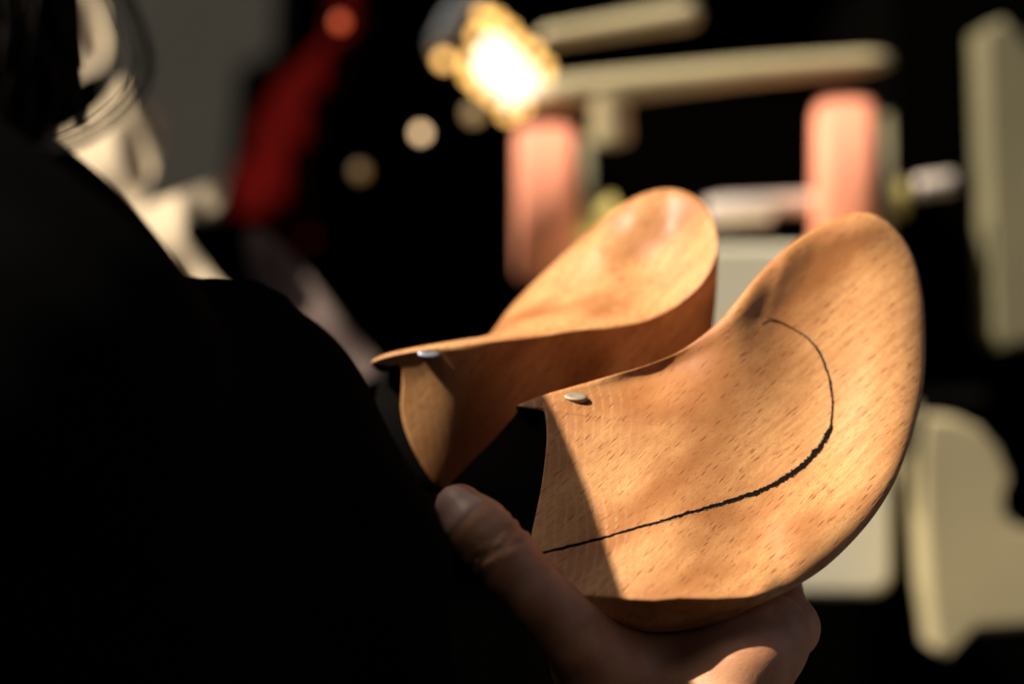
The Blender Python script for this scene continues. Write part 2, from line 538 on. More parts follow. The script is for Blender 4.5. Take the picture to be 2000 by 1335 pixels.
def B_depth(x, y):
    x = np.asarray(x, float); y = np.asarray(y, float)
    a = ridgeB[:-1]; e = ridgeB[1:] - a
    best = np.full(x.shape, 1e9); sgn = np.zeros(x.shape)
    for i in range(0, len(a) - 3, 3):
        ee = ridgeB[i + 3] - a[i]
        qx, qy = x - a[i, 0], y - a[i, 1]
        t = np.clip((qx * ee[0] + qy * ee[1]) / (ee @ ee), 0, 1)
        d = np.hypot(qx - t * ee[0], qy - t * ee[1])
        s = -(ee[0] * qy - ee[1] * qx) / math.sqrt(ee @ ee)
        m = d < best
        best = np.where(m, d, best)
        sgn = np.where(m, np.sign(s) * d, sgn)
    w = smooth01(sgn / 16 + 0.5)          # 1 above the ridge (bowl), 0 below (side)
    return B_side(x, y) * (1 - w) + B_bowl(x, y) * w
B_R = per_point(B_out, [(724, 707, 1.0), (785, 745, 0.8), (795, 850, 1), (858, 955, 2), (1080, 1130, 5), (1383, 700, 5), (1402, 500, 2.5), (1365, 388, 3), (1260, 377, 3), (1130, 470, 6), (1000, 596, 6), (950, 655, 4), (850, 671, 4)], 1)[:, 0]
B_W = per_point(B_out, [(724, 707, 20), (785, 745, 40), (795, 850, 42), (858, 955, 30), (1080, 1130, 20), (1383, 700, 26), (1402, 500, 22), (1365, 388, 10), (1260, 377, 8), (1130, 470, 8), (1000, 596, 10), (950, 655, 14), (850, 671, 16)], 1)[:, 0]
B_S = per_point(B_out, [(724, 707, 2, 6, 0), (762, 710, -8, 16, 0), (785, 745, -50, 14, 0), (795, 850, -70, 10, 0), (858, 955, -60, 0, 0), (1080, 1130, 0, -10, 0),
                        (1350, 820, -20, 0, 0), (1396, 610, -20, 0, 0), (1402, 480, -14, 5, 0), (1365, 388, -6, 12, 0), (1260, 377, 6, 14, 0), (1130, 470, 12, 12, 0), (1000, 596, 12, 12, 0), (950, 655, 0, 12, 0), (850, 671, 0, 12, 0)], 3)
blankB = empty("carved_wood_blank", H(1080, 1130, 60))
tag(blankB, "rear carved beech blank with a spoon-like hollow, mostly hidden behind the front one", "wood carving",
    "pair of carved beech blanks held in one hand")
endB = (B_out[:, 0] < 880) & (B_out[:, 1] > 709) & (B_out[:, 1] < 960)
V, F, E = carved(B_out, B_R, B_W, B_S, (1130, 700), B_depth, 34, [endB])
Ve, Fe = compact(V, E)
mesh_obj("shade_painted_end", Ve, Fe, M_end_shade, blankB, sharp=38)
V, F = compact(V, F)
mesh_obj("body", V, F, M_beechB, blankB, sharp=38)

# ---- dowel pins near the thin lips
def pin(cx, cy, mm, nrm, axis, L, Wd, Ht, mat, parent):
    z = Vector(nrm).normalized()
    x = Vector(axis); x = (x - z * x.dot(z)).normalized()
    y = z.cross(x)
    c = H(cx, cy, mm)
    vs, fs = [], []
    nu, nv = 32, 8
    prof = [(1.0, -0.5), (1.0, 0.35), (0.96, 0.7), (0.85, 0.9), (0.6, 1.0), (0.3, 0.97), (0.0, 0.95)]
    for r_, h_ in prof:
        for k in range(nu):
            a = 2 * math.pi * k / nu
            vs.append(c + x * (L * r_ * math.cos(a)) + y * (Wd * r_ * math.sin(a)) + z * (Ht * h_))
    for j in range(len(prof) - 1):
        for k in range(nu):
            fs.append((j * nu + k, j * nu + (k + 1) % nu, (j + 1) * nu + (k + 1) % nu, (j + 1) * nu + k))
    return mesh_obj("dowel_pin", [tuple(v) for v in vs], fs, mat, parent)
M_pin = simple_mat("pale_pin", (0.30, 0.23, 0.16), metal=0.4, rough=0.5, noise=0.3, scale=500)
M_pinB = simple_mat("grey_pin", (0.24, 0.26, 0.31), rough=0.35, metal=0.6, noise=0.2, scale=500)
def surf_normal(fun, x, y):
    e = 4.0
    X = np.array([x, x + e, x]); Y = np.array([y, y, y + e])
    w = to_world(X, Y, fun(X, Y))
    n_ = np.cross(w[2] - w[0], w[1] - w[0])
    n_ /= np.linalg.norm(n_)
    return n_ if n_[1] < 0 else -n_
nA = surf_normal(A_depth, 1124., 776.)
nB = np.array([-0.05, -0.62, 0.78])
dA = float(A_depth(np.array([1124.]), np.array([776.]))[0])
pin(1124, 776, dA, nA + np.array([-0.25, 0, 0.3]), (1, 0, -0.35), 0.0046, 0.0024, 0.0011, M_pin, blankA)
dB = float(B_depth(np.array([838.]), np.array([690.]))[0])
pin(838, 690, dB, (-0.05, -0.7, 0.7), (1, 0, -0.12), 0.0044, 0.0023, 0.0008, M_pinB, blankB)

# ---------------------------------------------------------------- implicit surfaces for the person
def surface_nets(fun, lo, hi, h):
    xs = [np.arange(lo[k], hi[k] + h, h) for k in range(3)]
    G = np.stack(np.meshgrid(*xs, indexing='ij'), -1)
    S = fun(G.reshape(-1, 3)).reshape(G.shape[:3]).astype(np.float32)
    nx, ny, nz = S.shape
    cell = np.zeros((nx - 1, ny - 1, nz - 1, 3), np.float32)
    cnt = np.zeros((nx - 1, ny - 1, nz - 1), np.float32)
    corners = [(i, j, k) for i in (0, 1) for j in (0, 1) for k in (0, 1)]
    def C(c): return S[c[0]:nx - 1 + c[0], c[1]:ny - 1 + c[1], c[2]:nz - 1 + c[2]]
    for a in corners:
        for ax in range(3):
            if a[ax] == 1: continue
            b = list(a); b[ax] = 1
            va, vb = C(a), C(tuple(b))
            m = (va < 0) != (vb < 0)
            t = np.where(m, va / np.where(m, va - vb, 1), 0)
            for q in range(3):
                v = a[q] + (t if q == ax else 0)
                cell[..., q] += np.where(m, v, 0)
            cnt += m
    act = cnt > 0
    idx = -np.ones(act.shape, int)
    idx[act] = np.arange(act.sum())
    ijk = np.argwhere(act)
    V = (ijk + cell[act] / cnt[act][:, None]) * h + np.array([x[0] for x in xs])
    F = []
    for ax in range(3):
        sl0 = [slice(None)] * 3; sl1 = [slice(None)] * 3
        sl0[ax] = slice(0, -1); sl1[ax] = slice(1, None)
        a, b = S[tuple(sl0)], S[tuple(sl1)]
        e = np.argwhere((a < 0) != (b < 0))
        u, v = (ax + 1) % 3, (ax + 2) % 3
        dims = S.shape
        ok = (e[:, u] > 0) & (e[:, v] > 0) & (e[:, u] < dims[u] - 1) & (e[:, v] < dims[v] - 1)
        e = e[ok]
        neg = a[tuple(e.T)] < 0
        def at(du, dv):
            q = e.copy(); q[:, u] -= du; q[:, v] -= dv
            return idx[tuple(q.T)]
        quad = np.stack([at(0, 0), at(1, 0), at(1, 1), at(0, 1)], 1)
        quad[~neg] = quad[~neg][:, ::-1]
        F.append(quad)
    return V, np.vstack(F)

def cone(p, a, b, ra, rb):
    a = np.array(a); b = np.array(b)
    ab = b - a
    t = np.clip(((p - a) @ ab) / (ab @ ab), 0, 1)
    return np.linalg.norm(p - a - t[:, None] * ab, axis=1) - (ra + (rb - ra) * t)

def smin(a, b, k):
    h = np.clip(0.5 + 0.5 * (b - a) / k, 0, 1)
    return b * (1 - h) + a * h - k * h * (1 - h)

def chain(p, pts, k=0.004):
    d = None
    for (a, ra), (b, rb) in zip(pts[:-1], pts[1:]):
        c = cone(p, a, b, ra / 1000, rb / 1000)
        d = c if d is None else smin(d, c, k)
    return d

def ellip(p, c, axes, rad):
    q = (p - np.array(c)) @ np.array(axes).T / np.array(rad)
    l = np.linalg.norm(q, axis=1)
    return (l - 1) * min(rad)

T = [(H(898, 992, -24), 8.4), (H(935, 1034, -27), 10.6), (H(978, 1078, -28), 11.2), (H(1040, 1148, -26), 9.9), (H(1105, 1215, -20), 11.6), (H(1165, 1290, -8), 14.5), (H(1270, 1440, 18), 20)]
IDX = [(H(1350, 1560, 18), 17), (H(1415, 1400, -10), 16), (H(1458, 1292, -8), 14.4), (H(1500, 1238, 6), 13.4), (H(1540, 1226, 22), 10.6), (H(1515, 1150, 46), 9.0), (H(1480, 1050, 58), 8.0)]
MID = [(H(1330, 1580, 48), 17), (H(1440, 1400, 40), 15), (H(1490, 1290, 36), 12.5), (H(1500, 1215, 66), 10), (H(1430, 1100, 90), 9.0), (H(1370, 1040, 92), 8.2)]
RIN = [(H(1320, 1600, 66), 16), (H(1420, 1440, 64), 14), (H(1460, 1340, 62), 12), (H(1440, 1240, 96), 9.5), (H(1330, 1140, 136), 8.6), (H(1260, 1060, 152), 7.8)]
PIN = [(H(1300, 1620, 84), 15), (H(1380, 1490, 84), 13), (H(1410, 1400, 84), 11), (H(1370, 1310, 104), 8.6), (H(1270, 1230, 116), 7.6), (H(1210, 1180, 118), 7)]
WRIST = [(H(1310, 1560, 50), 27), (H(1220, 1720, 55), 25), (H(1000, 2000, 40), 30), (H(650, 2350, -20), 38)]
def hand_sdf(p):
    th = chain(p, T, 0.004)
    fi = chain(p, IDX, 0.004)
    fm = chain(p, MID, 0.004)
    fr = chain(p, RIN, 0.004)
    fp = chain(p, PIN, 0.004)
    wr = chain(p, WRIST, 0.02)
    web = chain(p, [(H(1165, 1315, 0), 11), (H(1290, 1316, 2), 13), (H(1390, 1315, -1), 13.5), (H(1475, 1275, 2), 13)], 0.01)
    palm = chain(p, [(H(1290, 1450, 30), 18), (H(1400, 1440, 50), 20)], 0.01)
    f = smin(smin(fi, fm, 0.005), smin(fr, fp, 0.005), 0.005)
    d = smin(f, palm, 0.012)
    d = smin(d, wr, 0.02)
    d = smin(d, web, 0.014)
    d = smin(d, th, 0.012)
    # knuckle folds of the thumb and the skin folds of the web: shallow furrows
    def furrow(a, b, depth, w):
        a = np.array(a); b = np.array(b)
        ab = b - a
        t = np.clip(((p - a) @ ab) / (ab @ ab), 0, 1)
        q = np.linalg.norm(p - a - t[:, None] * ab, axis=1)
        return depth * np.exp(-(q / w) ** 2)
    t0 = np.array(T[0][0]); t1 = np.array(T[2][0])
    aa = (t1 - t0) / np.linalg.norm(t1 - t0)
    rel = p - t0
    al = rel @ aa
    rad = np.linalg.norm(rel - al[:, None] * aa, axis=1)
    near = np.exp(-np.clip(rad - 0.013, 0, 1) / 0.002)
    cr = (rel @ np.array([0.74, 0.0, 0.67])) * 1000
    for tt, dp, ww, ph in ((0.0155, .0007, .0009, 0.3), (0.0180, .0013, .0010, 1.9), (0.0206, .0015, .0012, 0.9), (0.0236, .0011, .0010, 2.6), (0.0110, .00035, .0009, 4.0), (0.0270, .0003, .0010, 5.0)):
        d = d + near * dp * np.exp(-((al - tt - 0.0007 * np.sin(cr * 0.45 + ph)) / ww) ** 2)
    d = d + furrow(H(1250, 1262, -6), H(1420, 1268, -8), 0.0010, 0.0030)
    d = d + furrow(H(1515, 1190, -8), H(1528, 1300, -5), 0.0016, 0.0030)
    d = d - furrow(H(970, 1090, -40), H(1005, 1080, -40), 0.0004, 0.003)
    return d

def skin_mat():
    m, n, l, b = new_mat("skin")
    tc = n.new("ShaderNodeTexCoord")
    def noise(s, det, r=0.5):
        q = n.new("ShaderNodeTexNoise"); q.inputs['Scale'].default_value = s; q.inputs['Detail'].default_value = det
        q.inputs['Roughness'].default_value = r
        l.new(tc.outputs['Object'], q.inputs['Vector'])
        return q.outputs['Fac']
    cr = n.new("ShaderNodeValToRGB")
    e = cr.color_ramp.elements
    e[0].position = 0.33; e[0].color = (0.50, 0.20, 0.095, 1)
    e[1].position = 0.68; e[1].color = (0.70, 0.35, 0.18, 1)
    l.new(noise(55, 4), cr.inputs[0])
    l.new(cr.outputs[0], b.inputs['Base Color'])
    b.inputs['Roughness'].default_value = 0.47
    b.inputs['Subsurface Weight'].default_value = 0.12
    b.inputs['Subsurface Radius'].default_value = (0.004, 0.0015, 0.0008)
    b.inputs['Subsurface Scale'].default_value = 0.6
    v = n.new("ShaderNodeTexVoronoi"); v.feature = 'DISTANCE_TO_EDGE'; v.inputs['Scale'].default_value = 900
    l.new(tc.outputs['Object'], v.inputs['Vector'])
    ad = n.new("ShaderNodeMath"); ad.operation = 'ADD'
    l.new(v.outputs['Distance'], ad.inputs[0]); l.new(noise(260, 6, 0.65), ad.inputs[1])
    bp = n.new("ShaderNodeBump"); bp.inputs['Strength'].default_value = 0.4; bp.inputs['Distance'].default_value = 0.0004
    l.new(ad.outputs[0], bp.inputs['Height'])
    l.new(bp.outputs['Normal'], b.inputs['Normal'])
    return m
M_skin = skin_mat()
M_cloth = simple_mat("black_cloth", (0.0022, 0.002, 0.0018), rough=1.0, spec=0.02, noise=0.3, scale=300, bump=0.2)
M_hair = simple_mat("dark_hair", (0.006, 0.004, 0.003), rough=0.7, spec=0.1, noise=0.3, scale=200)
M_nail = simple_mat("fingernail", (0.82, 0.50, 0.36), rough=0.35, noise=0.06, scale=120)

person = empty("person", H(0, 2600, -100))
tag(person, "person in black clothing seen from behind, right hand gripping the carved wood blanks", "person")

V, F = surface_nets(hand_sdf, np.array([-0.10, 0.79, 1.03]), np.array([0.135, 0.995, 1.37]), 0.0011)
# head of the same body: its place follows from the shadow it throws on the blanks
pm = (np.array(H(1075, 800, 20)) + np.array(H(1368, 1335, -15))) / 2
ax = np.array(H(1368, 1335, -15)) - np.array(H(1075, 800, 20))
sd = np.array(SUN_DIR)
side = np.cross(sd, ax); side /= np.linalg.norm(side)
if side[0] > 0: side = -side                     # away from the lit part, to the left
axp = ax - sd * (ax @ sd); axp /= np.linalg.norm(axp)
HR = 0.078
hc = pm + sd * 0.36 + side * HR
h_top = hc - axp * 0.026
h_bot = hc + axp * 0.055
def head_sdf(p):
    d = cone(p, h_top, h_bot, HR - 0.004, HR - 0.010)
    d = -smin(-d, (p - hc) @ axp + 0.055, 0.012)
    d = smin(d, cone(p, h_bot, np.array(P(-450, 900, 0.72)), 0.045, 0.06), 0.03)
    fw = np.array([0.15, 0.95, -0.1])
    d = smin(d, cone(p, hc + fw * 0.060 + axp * 0.01, hc + fw * 0.070 + axp * 0.02, 0.008, 0.010), 0.01)   # nose
    d = smin(d, cone(p, hc + fw * 0.06 + axp * 0.06, hc + fw * 0.065 + axp * 0.075, 0.02, 0.02), 0.02)     # chin
    for s_ in (-1,):
        e = hc + fw * 0.074 + np.array([0.031 * s_, 0, 0.006])
        d = np.maximum(d, -(np.linalg.norm(p - e, axis=1) - 0.012))
        d = smin(d, np.linalg.norm(p - (e - fw * 0.006), axis=1) - 0.011, 0.002)
        q = hc + np.array([0.070 * s_, 0.0, -0.01])
        d = smin(d, cone(p, q, q + np.array([0.006 * s_, -0.006, 0.03]), 0.008, 0.011), 0.006)               # ears
    return d
lo = np.minimum(h_top, h_bot) - 0.13; hi = np.maximum(h_top, h_bot) + 0.13
lo[2] -= 0.1
V2, F2 = surface_nets(head_sdf, lo, hi, 0.005)
body = mesh_obj("body", np.vstack([V, V2]), np.vstack([F, F2 + len(V)]), M_skin, person)

# thumbnail: a curved plate following the tip
tipc = np.array(H(898, 992, -24)); ipc = np.array(H(978, 1078, -28))
axn = tipc - ipc; axn /= np.linalg.norm(axn)
outw = np.array([-0.30, -1.0, 0.12]); outw -= axn * (outw @ axn); outw /= np.linalg.norm(outw)
sid = np.cross(axn, outw)
nv_, nu_ = 16, 14
Vn = []
for i in range(nv_):
    t = i / (nv_ - 1)
    s = -0.0065 + t * 0.0150                      # along the thumb
    cpt = tipc + axn * s
    halfw = math.radians(62) * (1 - 0.22 * max(0, (t - 0.72) / 0.28) ** 2) * (1 if t > 0.18 else 0.62 + 0.38 * math.sin(t / 0.18 * math.pi / 2))
    r0 = 0.0089 + (ipc is None) - 0.0001
    for j in range(nu_):
        a = (j / (nu_ - 1) * 2 - 1) * halfw
        # distance out to the skin along this ray
        dr = outw * math.cos(a) + sid * math.sin(a)
        rr = np.linspace(0.003, 0.016, 60)
        base = cpt if s < 0.004 else tipc + axn * 0.004 + axn * (s - 0.004) * 0.9
        vals = hand_sdf(base[None, :] + dr[None, :] * rr[:, None])
        k = np.argmax(vals > 0)
        r_ = rr[k] if vals[k] > 0 else 0.016
        if k > 0: r_ = np.interp(0, [vals[k - 1], vals[k]], [rr[k - 1], rr[k]])
        edge = min(1, (1 - abs(j / (nu_ - 1) * 2 - 1)) * 5, t * 6)
        Vn.append(base + dr * (r_ - 0.0005 + 0.0013 * edge))
Fn = [(i * nu_ + j, i * nu_ + j + 1, (i + 1) * nu_ + j + 1, (i + 1) * nu_ + j) for i in range(nv_ - 1) for j in range(nu_ - 1)]
mesh_obj("thumbnail", np.array(Vn), Fn, M_nail, person)

# jacket
def mmr(px, d): return px * KPX * d * 1000       # pixel radius at distance d in mm
JK = [
    [(P(412, 885, .80), mmr(330, .80)), (P(530, 1130, .79), mmr(335, .79)), (P(580, 1500, .78), mmr(330, .78)), (P(600, 1900, .80), mmr(330, .80))],
    [(P(-275, 450, .72), mmr(345, .72)), (P(-55, 670, .75), mmr(335, .75)), (P(100, 825, .77), mmr(340, .77)), (P(200, 1000, .78), mmr(350, .78))],
    [(P(-300, 1000, .72), 120), (P(-250, 2600, .72), 150)],
    [(P(100, 1300, .76), 90), (P(-50, 2600, .74), 120)],
    [(P(600, 1900, .80), 55), (P(950, 2050, .88), 42)],
]
def jacket_sdf(p):
    d = chain(p, JK[0], 0.01)
    d = smin(d, chain(p, JK[1], 0.01), 0.008)
    for c in JK[2:]:
        d = smin(d, chain(p, c, 0.01), 0.03)
    d = smin(d, cone(p, np.array(P(440, 595, .80)), np.array(P(515, 600, .80)), mmr(54, .8) / 1000, mmr(52, .8) / 1000), 0.004)   # raised shoulder seam
    d = d + 0.0016 * np.sin(p[:, 0] * 60 + p[:, 2] * 90) * np.sin(p[:, 1] * 70 + p[:, 2] * 30)
    return d
V, F = surface_nets(jacket_sdf, np.array([-0.50, 0.50, 0.95]), np.array([0.08, 1.0, 1.52]), 0.005)
mesh_obj("jacket", V, F, M_cloth, person)

# hair: cap plus loose strands
def hair_sdf(p):
    d = cone(p, h_top, h_bot, HR, HR)
    cut = (p - hc) @ np.array([0.15, 0.95, -0.1]) - 0.035
    d = -smin(-d, (p - hc) @ axp + 0.058, 0.010)
    return np.maximum(d, cut)
V, F = surface_nets(hair_sdf, lo, hi, 0.005)
mesh_obj("hair", V, F, M_hair, person)

def tube(pts, r, seg=6):
    pts = [np.array(q) for q in pts]
    vs, fs = [], []
    for i, q in enumerate(pts):
        t = pts[min(i + 1, len(pts) - 1)] - pts[max(i - 1, 0)]
        t /= np.linalg.norm(t)
        u = np.cross(t, [0, 1, 0.1]); u /= np.linalg.norm(u)
        v = np.cross(t, u)
        rr = r[i] if hasattr(r, '__len__') else r
        for k in range(seg):
            a = 2 * math.pi * k / seg
            vs.append(q + (u * math.cos(a) + v * math.sin(a)) * rr)
    for i in range(len(pts) - 1):
        for k in range(seg):
            fs.append((i * seg + k, i * seg + (k + 1) % seg, (i + 1) * seg + (k + 1) % seg, (i + 1) * seg + k))
    fs.append(tuple(range(seg))[::-1])
    fs.append(tuple((len(pts) - 1) * seg + k for k in range(seg)))
    return vs, fs
def add_tubes(lst, seg=6):
    VV, FF = [], []
    for pts, r in lst:
        v, f = tube(pts, r, seg)
        o_ = len(VV)
        VV += v
        FF += [tuple(o_ + q for q in ff) for ff in f]
    return np.array(VV), FF
# locks of hair hanging beside the cheek
st = []
for i in range(420):
    x0 = rng.uniform(-500, 120); y0 = -150
    x1 = x0 + rng.normal(0, 25); y1 = rng.uniform(60, 330)
    dd = rng.uniform(.70, .74)
    if x0 > 60: y1 = rng.uniform(0, 290)
    st.append(([P(x0, y0, dd), P((x0 + x1) / 2 + rng.normal(0, 12), (y0 + y1) / 2, dd), P(x1 + rng.normal(0, 15), y1, dd)], rng.uniform(0.0008, 0.0022)))
for i in range(10):                                 # a few loose locks swinging out
    a = rng.uniform(0, 1)
    q = [(205 + 30 * a, -40), (250 + 40 * a, 60 + 20 * a), (262 + 30 * a, 130 + 20 * a), (225 + 25 * a, 190 + 25 * a), (150 + 20 * a, 245 + 25 * a), (90, 275 + 12 * a)]
    j = rng.normal(0, 16, 2)
    pts = catmull([(x + j[0], y + j[1]) for x, y in q], 16, closed=False)
    st.append(([P(x, y, .70) for x, y in pts], rng.uniform(0.00015, 0.0005)))
Vh, Fh = add_tubes(st, 5)
tag(mesh_obj("hair_strands", Vh, Fh, M_hair, person), kind="stuff")

# ---------------------------------------------------------------- background
BD = 1.5
def Q(px, py, dd=0.0): return P(px, py, BD + dd)
def slab(name, poly, d0, d1, mat, parent, rnd=0.0, n=None):
    """a plate with the given pixel outline at depth d0, real thickness up to d1 (metres)"""
    pl = catmull(poly, n, closed=True) if n else np.array(poly, float)
    N = len(pl)
    c = pl.mean(axis=0)
    rings = []
    e = 0.004
    def ring(sh, d):
        v = pl - c
        l = np.linalg.norm(v, axis=1, keepdims=True)
        q = c + v * (1 - sh / l)
        k = d0                                     # same metric outline front and back
        return [P(x, y, k) + Vector((0, d - k, 0)) for x, y in q]
    px_e = e / (KPX * d0)
    rings = [ring(px_e, d0), ring(px_e * .3, d0 + e * .3), ring(0, d0 + e), ring(0, d1 - e), ring(px_e, d1)]
    vs = [tuple(v) for r_ in rings for v in r_]
    fs = [tuple(range(N))[::-1]]
    for j in range(4):
        for k in range(N):
            fs.append((j * N + k, j * N + (k + 1) % N, (j + 1) * N + (k + 1) % N, (j + 1) * N + k))
    fs.append(tuple(4 * N + k for k in range(N)))
    o = mesh_obj(name, vs, fs, mat, parent, smooth=False)
    return o
def rrect(x0, y0, x1, y1, r, k=6):
    out = []
    for cx, cy, a0 in ((x1 - r, y0 + r, -90), (x1 - r, y1 - r, 0), (x0 + r, y1 - r, 90), (x0 + r, y0 + r, 180)):
        for i in range(k + 1):
            a = math.radians(a0 + 90 * i / k)
            out.append((cx + r * math.cos(a), cy + r * math.sin(a)))
    return out
def cyl(name, a, b, r, mat, parent, seg=40, prof=None):
    """turned part from a to b; prof = [(t, radius factor)]"""
    a = np.array(a); b = np.array(b)
    prof = prof or [(0, 0.0), (0, 0.94), (0.03, 1.0), (0.97, 1.0), (1, 0.94), (1, 0.0)]
    t = (b - a); L = np.linalg.norm(t); t = t / L
    u = np.cross(t, [0.0, 0.3, 1.0]); u /= np.linalg.norm(u)
    v = np.cross(t, u)
    vs, fs = [], []
    for (s, f) in prof:
        for k in range(seg):
            an = 2 * math.pi * k / seg
            vs.append(a + t * L * s + (u * math.cos(an) + v * math.sin(an)) * r * max(f, 0.001))
    for j in range(len(prof) - 1):
        for k in range(seg):
            fs.append((j * seg + k, j * seg + (k + 1) % seg, (j + 1) * seg + (k + 1) % seg, (j + 1) * seg + k))
    return mesh_obj(name, vs, fs, mat, parent, sharp=40)

M_black = simple_mat("soot_black", (0.0015, 0.0013, 0.0011), rough=1.0, spec=0.0, noise=0.3, scale=6)
M_floor = simple_mat("dark_floor", (0.02, 0.017, 0.013), rough=0.9, spec=0.1, noise=0.4, scale=5)
M_cream = simple_mat("cream_enamel", (0.74, 0.68, 0.50), rough=0.45, noise=0.25, scale=6)
M_creamd = simple_mat("worn_cream_enamel", (0.44, 0.37, 0.21), rough=0.5, noise=0.35, scale=9)
M_olive = simple_mat("olive_enamel", (0.20, 0.178, 0.10), rough=0.5, noise=0.4, scale=8)
M_pink = simple_mat("coral_abrasive", (0.85, 0.31, 0.18), rough=0.85, noise=0.55, scale=30)
_n, _l = M_pink.node_tree.nodes, M_pink.node_tree.links
_q = _n.new("ShaderNodeVectorMath"); _q.operation = 'MULTIPLY'; _q.inputs[1].default_value = (3.5, 0.25, 0.25)
_t = [x for x in _n if x.type == 'TEX_COORD'][0]; _z = [x for x in _n if x.type == 'TEX_NOISE'][0]
_l.new(_t.outputs['Object'], _q.inputs[0]); _l.new(_q.outputs[0], _z.inputs['Vector'])
M_steel = simple_mat("pale_steel", (0.70, 0.60, 0.52), rough=0.35, metal=0.3, noise=0.1, scale=30)
M_brass = simple_mat("brass_knob", (0.62, 0.50, 0.16), rough=0.35, metal=0.4, noise=0.1, scale=30)
M_red = simple_mat("dark_red_paint", (0.035, 0.0008, 0.0004), rough=0.95, spec=0.02, noise=0.4, scale=12)
M_grey = simple_mat("dim_grey_panel", (0.040, 0.036, 0.027), rough=0.8, noise=0.4, scale=4)
M_linen = simple_mat("cream_linen", (0.56, 0.45, 0.30), rough=0.9, noise=0.12, scale=14)

def box(name, x0, x1, y0, y1, z0, z1, mat, parent=None):
    vs = [(x, y, z) for x in (x0, x1) for y in (y0, y1) for z in (z0, z1)]
    fs = [(0, 1, 3, 2), (4, 6, 7, 5), (0, 4, 5, 1), (2, 3, 7, 6), (0, 2, 6, 4), (1, 5, 7, 3)]
    return mesh_obj(name, vs, fs, mat, parent, smooth=False)

M_bounce = simple_mat("bounce_concrete", (0.16, 0.125, 0.09), rough=0.9, noise=0.2, scale=3)
tag(box("bounce_paving", 1.0, 6, -4, 3.1, 0.0, 0.006, M_bounce), kind="structure")  # unseen ground, added to bounce warm sunlight
tag(box("floor", -4, 4, -2, 6, -0.1, 0, M_floor), kind="structure")
tag(box("sky_blocker_left", -1.5, -1.42, -3.0, 3.2, 0, 2.6, M_black), kind="structure")  # unseen wall, added to block sky light from the left
tag(box("sky_blocker_front", -1.4, 0.9, -3.0, -2.9, 0, 3.1, M_black), kind="structure")  # unseen wall behind the camera, added to cut the sky fill
tag(box("sky_blocker_roof", -0.45, 1.0, -3.0, 3.3, 3.1, 3.2, M_black), kind="structure")  # unseen roof, added to hold back sky light from above
tag(box("sky_blocker_roof", -4, -0.45, -3.0, -0.4, 3.1, 3.2, M_black), kind="structure")  # added roof piece, narrows the gap towards the camera
tag(box("sky_blocker_roof", -4, -0.45, 1.95, 3.3, 3.1, 3.2, M_black), kind="structure")  # added roof piece, leaves a gap that lets the sun in
tag(box("back_wall", -4, 4, 3.2, 3.3, 0, 4, M_black), kind="structure")

# sanding machine
mach = empty("sanding_machine", (Q(1450, 667).x, 1.75, 0.0))
tag(mach, "cream workshop sanding machine with two coral drums on a shaft, behind the wood blanks", "machine")
def pipe(name, pts, r0, r1, parent, mat, seg=24):
    q = catmull([tuple(v) for v in pts], 30, closed=False)
    n_ = len(q)
    rr = np.linspace(r0, r1, n_) * KPX * BD
    rr[0] *= 0.45; rr[1] *= 0.85; rr[-1] *= 0.45; rr[-2] *= 0.85
    v, f = tube([P(x, y, BD + 0.03) for x, y in q], rr, seg)
    return mesh_obj(name, np.array(v), f, mat, parent)
pipe("upper_beam", [(1050, 76), (1200, 52), (1366, 26)], 20, 27, mach, M_creamd)
pipe("lower_beam", [(1040, 202), (1100, 182), (1300, 158), (1500, 137), (1740, 117)], 34, 20, mach, M_creamd)
pipe("beam_bracket", [(1188, 190), (1190, 235), (1196, 285)], 42, 38, mach, M_creamd)
slab("front_panel", rrect(1150, 478, 1742, 1160, 40), 1.44, 1.50, M_cream, mach)
box("machine_frame", Q(1010, 0).x, Q(1760, 0).x, 1.66, 1.9, 0.0, P(0, 170, 1.6).z, M_black, mach)
def drum(px0, px1, py0, py1, dd, tilt):
    r = (py1 - py0) / 2 * KPX * (BD + dd)
    cy = (py0 + py1) / 2
    a = Q(px0, cy, dd + r + tilt); b = Q(px1, cy, dd + r - tilt)
    d = cyl("sanding_drum", a, b, r, M_pink, mach, seg=64, prof=[(0, 0.30), (0, 0.86), (0.05, 0.94), (0.14, 0.985), (0.3, 1.0), (0.5, 1.005), (0.7, 1.0), (0.86, .985), (0.95, .94), (1, 0.86), (1, 0.30)])
    av, bv = np.array(a), np.array(b)
    cyl("end_disc", bv, bv + (bv - av) * 0.22, r * 0.86, M_olive, d, seg=48)
    return a, b
drum(1008, 1126, 240, 560, -0.02, 0.0)
drum(1588, 1710, 180, 640, -0.02, 0.0025)
cyl("shaft", Q(1400, 403, .03), Q(1760, 388, .03), 0.006, M_steel, mach)
cyl("collar", Q(1380, 416, .0), Q(1505, 408, .0), 0.0085, M_steel, mach)
cyl("knob", Q(1722, 388, .0), Q(1768, 386, .0), 0.012, M_brass, mach)
cyl("crank_pin", Q(1790, 366, .0), Q(1862, 356, .0), 0.0065, M_steel, mach)
cyl("bearing_cap", Q(1120, 450, .0), Q(1210, 420, .0), 0.014, M_brass, mach)

